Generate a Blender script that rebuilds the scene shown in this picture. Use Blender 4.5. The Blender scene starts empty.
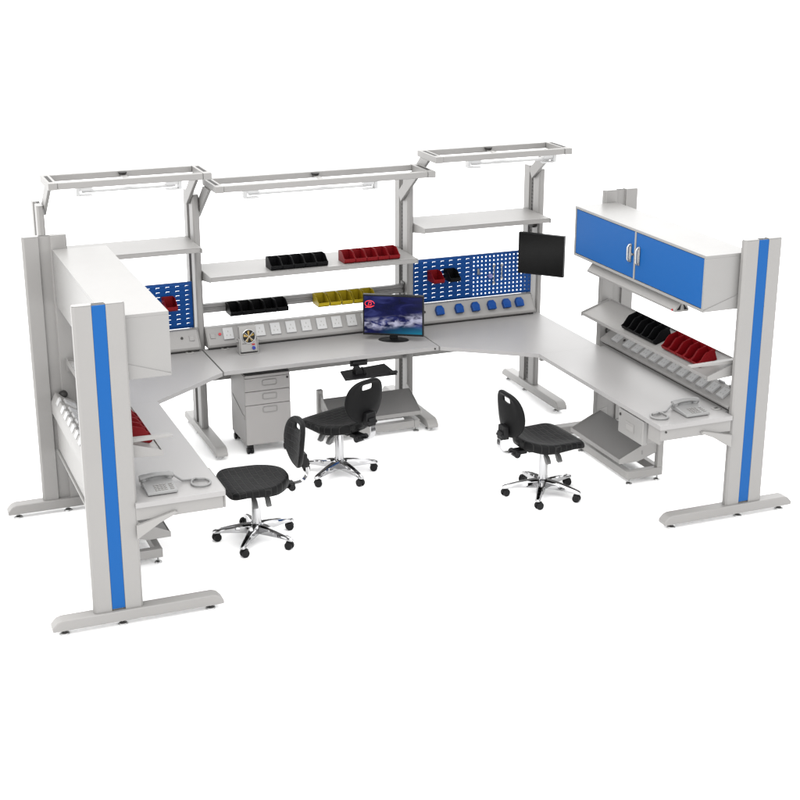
import bpy, bmesh, math, random
from mathutils import Vector, Matrix
R = math.radians
random.seed(4)
sc = bpy.context.scene
COL = sc.collection

# ------------------------------------------------------------------ materials
def nt(name):
    m = bpy.data.materials.new(name); m.use_nodes = True
    n = m.node_tree.nodes; b = n['Principled BSDF']
    return m, n, m.node_tree.links, b

def paint(name, col, rough=.42, metal=0., bump=.02, scale=900., var=.05, spec=.35, coat=0.):
    """powder coat / plastic: fine orange-peel bump, faint colour and gloss variation"""
    m, n, l, b = nt(name)
    tc = n.new('ShaderNodeTexCoord')
    no = n.new('ShaderNodeTexNoise'); no.inputs['Scale'].default_value = scale; no.inputs['Detail'].default_value = 2
    bp = n.new('ShaderNodeBump'); bp.inputs['Strength'].default_value = bump; bp.inputs['Distance'].default_value = .002
    l.new(tc.outputs['Object'], no.inputs['Vector']); l.new(no.outputs['Fac'], bp.inputs['Height']); l.new(bp.outputs['Normal'], b.inputs['Normal'])
    n2 = n.new('ShaderNodeTexNoise'); n2.inputs['Scale'].default_value = 3.5; n2.inputs['Detail'].default_value = 4
    l.new(tc.outputs['Object'], n2.inputs['Vector'])
    mx = n.new('ShaderNodeMix'); mx.data_type = 'RGBA'
    mx.inputs['A'].default_value = (*[c*(1-var) for c in col], 1); mx.inputs['B'].default_value = (*[min(1, c*(1+var)) for c in col], 1)
    l.new(n2.outputs['Fac'], mx.inputs['Factor']); l.new(mx.outputs['Result'], b.inputs['Base Color'])
    mr = n.new('ShaderNodeMapRange'); mr.inputs['To Min'].default_value = max(.02, rough-.05); mr.inputs['To Max'].default_value = rough+.05
    l.new(n2.outputs['Fac'], mr.inputs['Value']); l.new(mr.outputs['Result'], b.inputs['Roughness'])
    b.inputs['Metallic'].default_value = metal; b.inputs['Specular IOR Level'].default_value = spec
    if coat: b.inputs['Coat Weight'].default_value = coat
    return m

G = .154
GREY   = paint('light_grey_powder_coat', (G, G*.975, G*.945), .45)
GREY_LIFT  = paint('light_grey_shade_lift', (G*1.38, G*1.35, G*1.31), .45)  # same grey coat, colour lightened to offset the shade under the benches
GREY2  = paint('mid_grey_powder_coat', (G*1.08, G*1.055, G*1.02), .45)
WHITE  = paint('white_powder_coat', (.152, .149, .145), .36)
TOP    = paint('worktop_laminate', (.184, .180, .178), .38, bump=.015, scale=500)
DRAWER = paint('drawer_grey', (.208, .201, .196), .45)
BLUE   = paint('blue_powder_coat', (.003, .049, .168), .45, var=.03, spec=.1)
PEG    = paint('pegboard_blue', (.004, .035, .140), .5, var=.04, spec=.1)
SOCKB  = paint('blue_socket_plastic', (.001, .028, .13), .4, spec=.12)
SOCKW  = paint('white_socket_plastic', (.27, .27, .27), .35)
DARK   = paint('dark_slot_metal', (.022, .021, .020), .6, spec=.15)
SLOT   = paint('slot_floor_grey', (.060, .058, .056), .5, spec=.2)
BLACKP = paint('black_polyurethane', (.003, .003, .0032), .55, spec=.08, bump=.1, scale=600)
BLACK  = paint('black_plastic', (.0035, .0035, .0038), .42, var=.1, spec=.14)
BINK   = paint('black_bin_plastic', (.0025, .0025, .0028), .45, var=.1, spec=.07)
BINR   = paint('red_bin_plastic', (.095, .0015, .003), .45, var=.08, spec=.12)
BINY   = paint('yellow_bin_plastic', (.22, .165, .006), .45, var=.06, spec=.12)
CHROME = paint('polished_chrome', (.33, .33, .335), .08, metal=1., bump=0., var=.03)
STEEL  = paint('satin_steel', (.31, .31, .31), .28, metal=1., bump=.02)
ALU    = paint('anodised_rail', (.13, .127, .124), .38)
FOOTG  = paint('footrest_dark_grey', (.112, .110, .108), .5, spec=.2)
PHONE  = paint('phone_grey_plastic', (.150, .150, .149), .4)
LAMPW  = paint('white_lamp_plastic', (.33, .33, .33), .35)
LEVER  = paint('grey_lever_plastic', (.07, .07, .07), .45)
GOLD   = paint('yellow_fan_plastic', (.2, .13, .03), .4)
REDD   = paint('red_indicator', (.25, .006, .012), .35)
BLUED  = paint('navy_knob', (.012, .02, .17), .35)
FLOORM = paint('white_studio_floor', (.93, .93, .93), .8, bump=0., var=.0, spec=0.)

def pu_pattern(name, swap):
    """grooved, moulded polyurethane of the chairs"""
    m, n, l, b = nt(name)
    tc = n.new('ShaderNodeTexCoord'); sx = n.new('ShaderNodeSeparateXYZ'); cx = n.new('ShaderNodeCombineXYZ'); l.new(tc.outputs['Object'], sx.inputs[0])
    l.new(sx.outputs['Y'], cx.inputs[0]); l.new(sx.outputs['Z' if swap else 'X'], cx.inputs[1])
    br = n.new('ShaderNodeTexBrick'); br.inputs['Scale'].default_value = 1.
    br.inputs['Brick Width'].default_value = .075; br.inputs['Row Height'].default_value = .042
    br.inputs['Mortar Size'].default_value = .0045; br.inputs['Mortar Smooth'].default_value = .6
    br.inputs['Color1'].default_value = (1, 1, 1, 1); br.inputs['Color2'].default_value = (1, 1, 1, 1); br.inputs['Mortar'].default_value = (0, 0, 0, 1)
    no = n.new('ShaderNodeTexNoise'); no.inputs['Scale'].default_value = 420; no.inputs['Detail'].default_value = 3
    l.new(cx.outputs[0], br.inputs['Vector']); l.new(tc.outputs['Object'], no.inputs['Vector'])
    b1 = n.new('ShaderNodeBump'); b1.inputs['Strength'].default_value = .9; b1.inputs['Distance'].default_value = .006
    b2 = n.new('ShaderNodeBump'); b2.inputs['Strength'].default_value = .25; b2.inputs['Distance'].default_value = .0015
    mxc = n.new('ShaderNodeMix'); mxc.data_type = 'RGBA'; l.new(br.outputs['Fac'], mxc.inputs['Factor']); mxc.inputs['A'].default_value = (.0026, .0026, .0028, 1); mxc.inputs['B'].default_value = (.012, .012, .012, 1); l.new(mxc.outputs['Result'], b.inputs['Base Color'])
    l.new(br.outputs['Color'], b1.inputs['Height']); l.new(no.outputs['Fac'], b2.inputs['Height'])
    l.new(b1.outputs['Normal'], b2.inputs['Normal']); l.new(b2.outputs['Normal'], b.inputs['Normal'])
    b.inputs['Base Color'].default_value = (.0028, .0028, .003, 1); b.inputs['Roughness'].default_value = .5; b.inputs['Specular IOR Level'].default_value = .09
    return m
PU = pu_pattern('moulded_black_seat', False)
PUB = pu_pattern('moulded_black_backrest', True)

def screen_picture():
    """lit screen: navy picture with streaks, a pale machine-like band and teal at the lower right"""
    m, n, l, b = nt('lit_screen_picture')
    out = n['Material Output']; n.remove(b)
    tc = n.new('ShaderNodeTexCoord'); sp = n.new('ShaderNodeSeparateXYZ'); l.new(tc.outputs['Object'], sp.inputs[0])
    def math_(op, a, c=None, d=None):
        q = n.new('ShaderNodeMath'); q.operation = op
        for i, v in enumerate((a, c, d)):
            if v is None: continue
            if isinstance(v, (int, float)): q.inputs[i].default_value = v
            else: l.new(v, q.inputs[i])
        return q.outputs[0]
    mp = n.new('ShaderNodeMapping'); mp.inputs['Scale'].default_value = (5, 1, 14); mp.inputs['Rotation'].default_value = (0, R(-14), 0)
    l.new(tc.outputs['Object'], mp.inputs['Vector'])
    no = n.new('ShaderNodeTexNoise'); no.inputs['Scale'].default_value = 1.; no.inputs['Detail'].default_value = 3; no.inputs['Distortion'].default_value = .9
    l.new(mp.outputs[0], no.inputs['Vector'])
    r1 = n.new('ShaderNodeValToRGB'); e = r1.color_ramp.elements
    e[0].position = .33; e[0].color = (.004, .006, .035, 1); e[1].position = .72; e[1].color = (.045, .055, .21, 1)
    k = r1.color_ramp.elements.new(.52); k.color = (.008, .010, .075, 1)
    l.new(no.outputs['Fac'], r1.inputs['Fac'])
    # pale blobs in a band that climbs to the right
    mp2 = n.new('ShaderNodeMapping'); mp2.inputs['Scale'].default_value = (15, 1, 26); mp2.inputs['Location'].default_value = (1.3, 0, 2.2)
    l.new(tc.outputs['Object'], mp2.inputs['Vector'])
    n2 = n.new('ShaderNodeTexNoise'); n2.inputs['Scale'].default_value = 1.; n2.inputs['Detail'].default_value = 2.5; n2.inputs['Distortion'].default_value = .6
    l.new(mp2.outputs[0], n2.inputs['Vector'])
    line = math_('SUBTRACT', sp.outputs['Z'], math_('MULTIPLY_ADD', sp.outputs['X'], .13, -.055))
    band = math_('SUBTRACT', 1., math_('MULTIPLY', math_('ABSOLUTE', line), 17.))
    band = math_('MAXIMUM', band, 0.)
    mask = math_('MULTIPLY', band, math_('MAXIMUM', math_('MULTIPLY', math_('SUBTRACT', n2.outputs['Fac'], .42), 6.), 0.))
    mask = math_('MINIMUM', mask, 1.)
    x1 = n.new('ShaderNodeMix'); x1.data_type = 'RGBA'; l.new(mask, x1.inputs['Factor']); l.new(r1.outputs[0], x1.inputs['A']); x1.inputs['B'].default_value = (.50, .50, .66, 1)
    teal = math_('MULTIPLY', math_('MAXIMUM', math_('SUBTRACT', -.075, sp.outputs['Z']), 0.), 14.)
    teal = math_('MINIMUM', math_('MULTIPLY', teal, math_('MAXIMUM', math_('MULTIPLY_ADD', sp.outputs['X'], 3., .35), 0.)), .9)
    x2 = n.new('ShaderNodeMix'); x2.data_type = 'RGBA'; l.new(teal, x2.inputs['Factor']); l.new(x1.outputs['Result'], x2.inputs['A']); x2.inputs['B'].default_value = (.01, .20, .32, 1)
    em = n.new('ShaderNodeEmission'); em.inputs['Strength'].default_value = .9; l.new(x2.outputs['Result'], em.inputs['Color'])
    gl = n.new('ShaderNodeBsdfGlossy'); gl.inputs['Roughness'].default_value = .25; gl.inputs['Color'].default_value = (.006, .006, .006, 1)
    ad = n.new('ShaderNodeAddShader'); l.new(em.outputs[0], ad.inputs[0]); l.new(gl.outputs[0], ad.inputs[1]); l.new(ad.outputs[0], out.inputs['Surface'])
    return m
SCREEN = screen_picture()
def lit(name, col, s):
    m, n, l, b = nt(name)
    b.inputs['Base Color'].default_value = (*col, 1); b.inputs['Emission Color'].default_value = (*col, 1); b.inputs['Emission Strength'].default_value = s
    return m
LOGO = lit('lit_red_emblem', (.45, .006, .012), .9)
GLASS = paint('glossy_black_screen', (.004, .004, .004), .14, bump=0., var=.1, spec=.12)

# ------------------------------------------------------------------ geometry helpers
def NB(): return bmesh.new()
def face(bm, vs, m=0):
    try:
        f = bm.faces.new(vs); f.material_index = m; return f
    except ValueError: return None
def box(bm, x0, x1, y0, y1, z0, z1, m=0):
    if x0 > x1: x0, x1 = x1, x0
    if y0 > y1: y0, y1 = y1, y0
    v = [bm.verts.new((x, y, z)) for z in (z0, z1) for y in (y0, y1) for x in (x0, x1)]
    for q in ((0,2,3,1),(4,5,7,6),(0,1,5,4),(2,6,7,3),(0,4,6,2),(1,3,7,5)): face(bm, [v[i] for i in q], m)
def poly_area(p): return sum(p[i][0]*p[(i+1)%len(p)][1]-p[(i+1)%len(p)][0]*p[i][1] for i in range(len(p)))
def prism(bm, pts, ax, a, b, m=0, fn=None):
    """extrude a 2-D outline along an axis: x -> (y,z), y -> (x,z), z -> (x,y); fn overrides the mapping"""
    f = fn or {'x': lambda p, t: (t, p[0], p[1]), 'y': lambda p, t: (p[0], t, p[1]), 'z': lambda p, t: (p[0], p[1], t)}[ax]
    A = [bm.verts.new(f(p, a)) for p in pts]; B = [bm.verts.new(f(p, b)) for p in pts]
    n = len(pts); fs = [face(bm, A[::-1], m), face(bm, B, m)]
    for i in range(n): fs.append(face(bm, [A[i], A[(i+1)%n], B[(i+1)%n], B[i]], m))
    bmesh.ops.recalc_face_normals(bm, faces=[q for q in fs if q])
def frame_of(d):
    d = Vector(d).normalized(); u = d.cross(Vector((0,0,1)))
    if u.length < 1e-4: u = Vector((1,0,0))
    u.normalize(); return d, u, d.cross(u).normalized()
def cyl(bm, p0, p1, r0, r1=None, n=20, m=0):
    r1 = r0 if r1 is None else r1
    p0, p1 = Vector(p0), Vector(p1); d, u, v = frame_of(p1-p0)
    A = [bm.verts.new(p0+(u*math.cos(t)+v*math.sin(t))*r0) for t in [2*math.pi*i/n for i in range(n)]]
    B = [bm.verts.new(p1+(u*math.cos(t)+v*math.sin(t))*r1) for t in [2*math.pi*i/n for i in range(n)]]
    fs = [face(bm, A, m), face(bm, B[::-1], m)]
    for i in range(n): fs.append(face(bm, [A[i], A[(i+1)%n], B[(i+1)%n], B[i]], m))
    bmesh.ops.recalc_face_normals(bm, faces=[q for q in fs if q])
def tube(bm, pts, r, n=8, m=0, flat=1.):
    pts = [Vector(p) for p in pts]; rings = []; pu = None
    for i, p in enumerate(pts):
        d = (pts[min(i+1, len(pts)-1)]-pts[max(i-1, 0)]).normalized()
        if pu is None: d, u, v = frame_of(d)
        else:
            u = (pu-d*pu.dot(d)).normalized(); v = d.cross(u)
        pu = u
        rr = r[i] if isinstance(r, (list, tuple)) else r
        rings.append([bm.verts.new(p+(u*math.cos(2*math.pi*k/n)+v*math.sin(2*math.pi*k/n)*flat)*rr) for k in range(n)])
    loft(bm, rings, m)
def loft(bm, rings, m=0, cap0=True, cap1=True):
    fs = []
    for a, b in zip(rings, rings[1:]):
        k = len(a)
        for i in range(k): fs.append(face(bm, [a[i], a[(i+1)%k], b[(i+1)%k], b[i]], m))
    if cap0: fs.append(face(bm, rings[0][::-1], m))
    if cap1: fs.append(face(bm, rings[-1], m))
    bmesh.ops.recalc_face_normals(bm, faces=[q for q in fs if q])
def lathe(bm, prof, c, n=20, m=0):
    rings = [[bm.verts.new((c[0]+r*math.cos(2*math.pi*i/n), c[1]+r*math.sin(2*math.pi*i/n), c[2]+z)) for i in range(n)] for r, z in prof]
    loft(bm, rings, m)

# ------------------------------------------------------------------ objects
ROOT = {}
def tag(o, label, cat, group=None, kind=None):
    if label: o['label'] = label
    if cat: o['category'] = cat
    if group: o['group'] = group
    if kind: o['kind'] = kind
    return o
def thing(name, label, cat, loc=(0, 0, 0), group=None):
    o = bpy.data.objects.new(name, None); COL.objects.link(o); o.location = loc
    o.empty_display_size = .1
    ROOT[o.name] = Vector(loc)
    return tag(o, label, cat, group)
def part(name, bm, mats, parent=None, label=None, bevel=.003, seg=2, sharp=35, loc=None):
    """link the bmesh as ONE mesh object; world coordinates are made local to the thing"""
    off = Vector((0, 0, 0))
    p = parent
    if p is not None:
        while p.parent: p = p.parent
        off = ROOT[p.name]
    elif loc is not None: off = Vector(loc)
    if off.length: bmesh.ops.translate(bm, verts=bm.verts, vec=-off)
    me = bpy.data.meshes.new(name); bm.to_mesh(me); bm.free()
    for mt in (mats if isinstance(mats, (list, tuple)) else [mats]): me.materials.append(mt)
    me.shade_smooth(); me.set_sharp_from_angle(angle=R(sharp))
    o = bpy.data.objects.new(name, me); COL.objects.link(o)
    if parent is not None: o.parent = parent
    elif loc is not None: o.location = loc; ROOT[o.name] = Vector(loc)
    if bevel:
        b = o.modifiers.new('bevel', 'BEVEL'); b.width = bevel; b.segments = seg; b.limit_method = 'ANGLE'; b.angle_limit = R(40); b.harden_normals = False
    if label: o['label'] = label
    return o
def copy_tree(o, parent=None):
    c = o.copy(); COL.objects.link(c)
    if parent is not None: c.parent = parent
    for ch in list(o.children): copy_tree(ch, c)
    return c

# ------------------------------------------------------------------ setting
bm = NB(); S = 150
face(bm, [bm.verts.new(v) for v in ((-S, -S, 0), (S, -S, 0), (S, S, 0), (-S, S, 0))])
tag(part('floor', bm, FLOORM, bevel=0), None, None, kind='structure')

# ------------------------------------------------------------------ columns
W, T, H = .287, .052, 1.92
def column(parent, kind, c, a=0., user=1, outer=.38, cover=False, rack=(), label=None):
    """kind 'side': wide along X from a, centred on y=c; kind 'back': wide along -Y from y=0, centred on x=c.
       user = +1/-1: which way the long end of the foot points (side columns)"""
    if kind == 'side': mp = lambda p, z: (a+p[0], c+p[1], z)
    else: mp = lambda p, z: (c+p[1], -p[0], z)
    s0, s1, d, h = W/2-.0385, W/2+.0385, .017, T/2
    prof = [(.012, -h), (s0, -h), (s0, -h+d), (s1, -h+d), (s1, -h), (W-.012, -h), (W, -h+.012), (W, h-.012), (W-.012, h), (s1, h), (s1, h-d), (s0, h-d), (s0, h), (.012, h), (0, h-.012), (0, -h+.012)]
    bm = NB(); prism(bm, prof, 'z', .098, H, fn=mp)
    col = part('column', bm, GREY, parent, label, bevel=.0025)
    def line(f): # transform (s,t) -> world xy
        return mp(f, 0)[:2]
    # foot bar, long end towards the user
    cs = W/2
    if kind == 'back' or user > 0: lo, hi = cs-outer, cs+.62
    else: lo, hi = cs-.62, cs+outer
    fp = [(lo, .034), (hi, .034), (hi, .058), (hi-.03, .09), (hi-.06, .1), (lo+.06, .1), (lo+.03, .09), (lo, .058)]
    bm = NB()
    if kind == 'side': prism(bm, [(a+s, z) for s, z in fp], 'y', c-.043, c+.043)
    else: prism(bm, [(-s, z) for s, z in fp], 'x', c-.043, c+.043)
    part('foot_bar', bm, GREY_LIFT if kind == 'back' else GREY, col, bevel=.006, seg=3)  # back feet take the lightened grey, countering the bench's shade
    pads = [cs+.02, lo+.07, hi-.075] if (kind == 'side' and user > 0) else [cs-.02, lo+.075, hi-.07] if kind == 'side' else [cs-.05, lo+.06, hi-.09]
    for s in pads:
        x, y = line((s, 0)); bm = NB()
        lathe(bm, [(.008, .04), (.008, .016), (.012, .015), (.027, .008), (.029, .0), (.0, .0)], (x, y, .0005), 20)
        part('levelling_foot', bm, STEEL, col, bevel=0)
    # perforated rack strip let into the slot
    for side in rack:
        bm = NB(); t0 = side*(h-d+.0003); A = line((cs-.027, t0)); B = line((cs+.027, t0+side*.0011)); box(bm, A[0], B[0], A[1], B[1], .12, H-.004)
        rp = part('rack_strip', bm, SLOT, col, bevel=0)
        bm = NB(); t = side*(h-d+.0015)
        for z in [.16+.03*i for i in range(int((H-.2)/.03))]:
            for sx in (-.012, .012):
                A = line((cs+sx-.005, t)); B = line((cs+sx+.005, t+side*.0012))
                box(bm, A[0], B[0], A[1], B[1], z, z+.016)
        bmesh.ops.recalc_face_normals(bm, faces=bm.faces); me = rp.data; b0 = NB(); b0.from_mesh(me)
        tmp = bpy.data.meshes.new('t'); bm.to_mesh(tmp); k0 = len(b0.faces); b0.from_mesh(tmp); bpy.data.meshes.remove(tmp); bm.free(); b0.faces.ensure_lookup_table()
        off = ROOT[parent.name]
        bmesh.ops.translate(b0, verts=list({v for f in b0.faces[k0:] for v in f.verts}), vec=-off)
        for f in b0.faces[k0:]: f.material_index = 1
        b0.to_mesh(me); b0.free(); me.materials.append(DARK)
    if cover:
        bm = NB(); A = line((s0+.0008, -h+d-.0005)); B = line((s1-.0008, -h+.002))
        box(bm, A[0], B[0], A[1], B[1], .112, H-.002)
        part('cover_strip', bm, BLUE, col, bevel=.001)
    # end cap with the dark mouth of the slot
    bm = NB(); prism(bm, [(p[0]*.985+.002, p[1]*.95) for p in prof], 'z', H+.0005, H+.005, fn=mp)
    ec = part('end_cap', bm, WHITE, col, bevel=.001)
    bm = NB(); A = line((cs-.034, -.007)); B = line((cs+.034, .007)); box(bm, A[0], B[0], A[1], B[1], H+.0052, H+.006); part('cap_slot', bm, DARK, ec, bevel=0)
    return col

def worktop(parent, pts, z0=.720, z1=.75):
    bm = NB(); prism(bm, pts, 'z', z0, z1)
    return part('worktop', bm, TOP, parent, bevel=.0004)
def grommet(top, x, y):
    bm = NB(); lathe(bm, [(.0, .0), (.034, .0), (.034, .003), (.028, .005), (.0, .005)], (x, y, .7505), 24)
    g = part('cable_grommet', bm, GREY2, top, bevel=0)
    bm = NB(); box(bm, x-.015, x+.012, y-.008, y+.008, .7556, .757); part('grommet_slot', bm, DARK, top, bevel=0)

YB = -.29      # rear edge of the back worktops
CX = [.025, 1.148, 2.857, 4.0]
BENCH = 'workbenches joined into one U'

# ---- centre bench
b = thing('workbench', 'long straight grey workbench in the middle, with monitor on its top and drawers below', 'workbench', (2.0, -.5, 0), BENCH)
t = worktop(b, [(1.143, -.915), (2.832, -.915), (2.832, YB-.03), (1.143, YB-.03)])
grommet(t, 1.305, -.372)
bm = NB()
box(bm, 1.178, 2.826, -.20, -.17, .45, .70); part('rear_beam', bm, GREY2, b)
for x in (1.160, 2.798):
    bm = NB(); prism(bm, [(-.285, .7195), (-.285, .60), (-.40, .60), (-.80, .694), (-.80, .7195)], 'x', x, x+.018); part('side_bracket', bm, GREY2, b)
column(b, 'back', CX[1], rack=(-1,)); column(b, 'back', CX[2], rack=(-1,))
bm = NB(); cyl(bm, (2.80, -.9152, .735), (2.80, -.919, .735), .007, n=12); part('screw', bm, DARK, b, bevel=0)

# ---- left corner bench
b = thing('corner_workbench', 'left corner workbench with slanted inner edge under the blue louvred panel', 'workbench', (.55, -.6, 0), BENCH)
t = worktop(b, [(1.131, -.925), (1.131, YB-.03), (.06, YB-.03), (.06, -1.372), (.549, -1.372)])
grommet(t, 1.03, -.372)
bm = NB(); box(bm, .055, 1.118, -.20, -.17, .45, .70); part('rear_beam', bm, GREY2, b)
bm = NB(); prism(bm, [(-.285, .7195), (-.285, .60), (-.40, .60), (-.75, .694), (-.75, .7195)], 'x', 1.095, 1.113); part('side_bracket', bm, GREY2, b)
column(b, 'back', CX[0])
# ---- right corner bench
b = thing('corner_workbench', 'right corner workbench with slanted inner edge under the half louvred, half perforated panel', 'workbench', (3.45, -.6, 0), BENCH)
t = worktop(b, [(2.841, -.925), (3.455, -1.372), (3.975, -1.372), (3.975, YB-.03), (2.841, YB-.03)])
bm = NB(); box(bm, 2.89, 3.97, -.20, -.17, .45, .70); part('rear_beam', bm, GREY2, b)
column(b, 'back', CX[3], outer=.43, rack=(-1,))
bm = NB(); box(bm, 3.475, 3.52, -1.36, -1.33, .685, .7195); part('joining_plate', bm, GREY2, b)

# ---- side benches (m: mirror x)
def side_bench(left):
    if left:
        b = thing('workbench', 'left side workbench seen from outside, blue-striped near upright and curly-corded phone on top', 'workbench', (.2, -2.2, 0), BENCH)
        X = lambda x: 4.03-x          # coordinates are written for the right bench
        a = -.249
    else:
        b = thing('workbench', 'right side workbench under the blue-doored cabinet, near upright striped blue on its end', 'workbench', (3.8, -2.2, 0), BENCH)
        X = lambda x: x
        a = 4.011
    us = 1 if left else -1
    inner = 4.03-.549 if left else 3.455
    P = [(inner, -3.095), (4.005, -3.095), (4.005, -3.0), (4.055, -3.0), (4.055, -1.30), (4.005, -1.30), (4.005, -1.3722), (inner, -1.3722)]
    P[5] = (4.055, -1.3722); del P[6]; del P[4]
    t = worktop(b, [(X(x), y) for x, y in P])
    if not left: grommet(t, 3.985, -2.93)
    bm = NB(); box(bm, X(inner+.012), X(4.004), -3.083, -3.065, .64, .7195); part('end_apron', bm, GREY, b)
    if not left:
        bm = NB(); box(bm, X(inner+.012), X(inner+.03), -3.0645, -2.93, .61, .7195); part('front_apron', bm, GREY, b)
        bm = NB(); cyl(bm, (inner+.05, -3.0832, .70), (inner+.05, -3.088, .70), .007, n=12); part('screw', bm, DARK, b, bevel=0)
    column(b, 'side', -3.054, a, us, cover=True, outer=.385)
    column(b, 'side', -1.252, a, us, outer=.385)
    # triangular arms that carry the top
    for y in (-3.078, -1.308):
        bm = NB(); pts = [(3.765, .662), (3.785, .672), (4.008, .615), (4.008, .53), (3.87, .615), (3.80, .645)]
        prism(bm, [(X(x), z) for x, z in pts], 'y', y-.022, y-.016); 
        prism(bm, [(X(x), z) for x, z in [(3.765, .667), (3.785, .674), (4.008, .617), (4.008, .611)]], 'y', y-.0157, y-.0055)
        part('support_arm', bm, GREY2, b, bevel=.001)
    # rear cross beam between the uprights
    bm = NB(); box(bm, X(4.125), X(4.15), -3.026, -1.280, .45, .70); box(bm, X(4.1502), X(4.166), -3.026, -1.280, .45, .462); part('rear_beam', bm, GREY2, b)
    # dark ring cable gland on the far upright
    bm = NB(); c = (X(4.095), -1.279, .842 if not left else .846)
    n = 24
    if left: lathe(bm, [(.0, -.022), (.012, -.019), (.021, -.009), (.023, 0), (.021, .009), (.012, .019), (.0, .022)], (c[0], c[1]-.018, c[2]), 18)
    tube(bm, [(c[0]+.024*math.cos(2*math.pi*i/n), c[1]-.006, c[2]+.024*math.sin(2*math.pi*i/n)) for i in range(n+1)], .007, 8)
    part('cable_gland', bm, DARK, b, bevel=0)
    return b
side_bench(True); side_bench(False)

# ------------------------------------------------------------------ light gantries
def gantry(x0, x1, Z, c0, c1, lx0, lx1, label):
    g = thing('light_gantry', label, 'light frame', ((x0+x1)/2, -.2, Z-.3), 'lamp gantries above the back benches')
    bm = NB(); box(bm, x0+.062, x1-.062, -.705, -.668, Z-.045, Z); part('front_rail', bm, GREY, g)
    bm = NB(); box(bm, x0+.062, x1-.062, -.385, -.348, Z-.045, Z); part('rear_rail', bm, GREY, g)
    for xa in (x0, x1-.06):
        bm = NB(); box(bm, xa, xa+.06, -.71, -.343, Z-.046, Z+.001)
        box(bm, xa+.018, xa+.042, -.64, -.41, Z+.0012, Z+.0022, 1)
        part('end_beam', bm, [GREY, DARK], g, bevel=.002)
    for xa in (c0, c1):
        bm = NB(); prism(bm, [(-.195, Z-.315), (-.158, Z-.262), (-.158, Z-.235), (-.395, Z-.047), (-.56, Z-.047)], 'x', xa-.012, xa+.012)
        part('arm', bm, GREY, g)
    xm = (x0+x1)/2
    bm = NB(); lathe(bm, [(.0, 0), (.018, .006), (.03, .03), (.03, .036), (.0, .036)], (xm, -.405, Z-.04), 16)
    box(bm, xm-.006, xm+.006, -.41, -.384, Z-.012, Z-.006)
    part('tool_hook', bm, DARK, g, bevel=0)
    zt, yt = Z-.09, -.575
    bm = NB(); cyl(bm, (lx0+.03, yt, zt), (lx1-.03, yt, zt), .013, n=16)
    lp = part('lamp_tube', bm, LAMPW, g, bevel=0)
    for xa, s in ((lx0, 1), (lx1, -1)):
        bm = NB(); box(bm, xa-.012, xa+.012, yt-.028, yt+.028, zt-.03, Z-.046)
        A = sorted((xa+s*.012, xa+s*.10)); box(bm, A[0], A[1], yt-.022, yt+.022, zt+.004, zt+.034); box(bm, A[0], A[1], yt-.026, yt+.022, zt-.034, zt-.022)
        part('lamp_holder', bm, LAMPW, lp, bevel=.002)
    bm = NB(); box(bm, xm-.02, xm+.02, -.667, -.386, Z-.03, Z-.024)
    part('cross_brace', bm, GREY, g, bevel=.001)
gantry(.03, 1.168, 2.155, .064, 1.108, .245, .965, 'light gantry over the left corner bench, at left of the three')
gantry(1.19, 2.885, 2.052, 1.188, 2.817, 1.44, 2.45, 'longest light gantry, hung lower over the straight centre bench')
gantry(2.885, 4.03, 2.155, 2.897, 3.960, 3.21, 3.94, 'light gantry over the right corner bench beside the blue-doored cabinet')

# ------------------------------------------------------------------ shelves
def shelf(x0, x1, z, label, y0=-.05, y1=-.50):
    s = thing('wall_shelf', label, 'shelf', ((x0+x1)/2, -.05, z-.1), 'long grey shelves')
    bm = NB(); box(bm, x0, x1, y0, y1, z-.004, z); box(bm, x0, x1, y1, y1+.006, z-.036, z-.0042); box(bm, x0, x1, y0-.006, y0, z-.03, z-.0042)
    part('shelf_board', bm, GREY, s, bevel=.0015)
    for xa in (x0-.003, x1-.001):
        bm = NB(); prism(bm, [(-.06, z-.002), (-.06, z-.10), (-.12, z-.10), (-.505, z-.038), (-.505, z-.002)], 'x', xa, xa+.004)
        part('shelf_bracket', bm, GREY2, s, bevel=.001)
shelf(.075, 1.125, 1.572, 'empty shelf above the left corner bench, running behind the white cabinet', -.05, -.48)
shelf(1.18, 2.828, 1.345, 'longest shelf, over the centre bench, with black and red bins on it')
shelf(2.886, 3.972, 1.572, 'empty shelf above the right corner bench, over the black arm-mounted screen', -.05, -.50)

def side_shelf(left, label):
    X = (lambda x: 4.06-x) if left else (lambda x: x)
    s = thing('tilted_shelf', label, 'shelf', (X(4.08), -2.15, 1.0), 'tilted bin shelves of the side benches')
    ang = (1.085-1.005)/(4.085-3.848)
    bm = NB(); prism(bm, [(X(3.848), 1.005), (X(4.085), 1.085), (X(4.085), 1.089), (X(3.848), 1.009)], 'y', -3.0, -1.305)
    prism(bm, [(X(3.845), .993), (X(3.849), .993), (X(3.849), 1.016), (X(3.845), 1.016)], 'y', -3.0, -1.305)
    prism(bm, [(X(4.083), 1.055), (X(4.087), 1.055), (X(4.087), 1.10), (X(4.083), 1.10)], 'y', -3.0, -1.305)
    part('shelf_board', bm, GREY, s, bevel=.001)
    for y in (-3.012, -1.293):
        bm = NB(); prism(bm, [(X(3.842), .985), (X(4.088), 1.005), (X(4.088), 1.10), (X(3.842), 1.018)], 'y', y-.003, y+.003)
        part('shelf_bracket', bm, GREY, s, bevel=.001)
    if left: X = lambda x: 3.995-x
    bm = NB(); prism(bm, [(X(3.715), 1.090), (X(4.005 if left else 4.06), 1.084), (X(4.005 if left else 4.06), 1.108), (X(3.715), 1.100)], 'y', -3.008, -2.965)
    part('carrying_arm', bm, GREY, s, bevel=.002)
    return ang
TILT = side_shelf(False, 'tilted shelf under the blue-doored cabinet, holding black and red bins')
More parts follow.
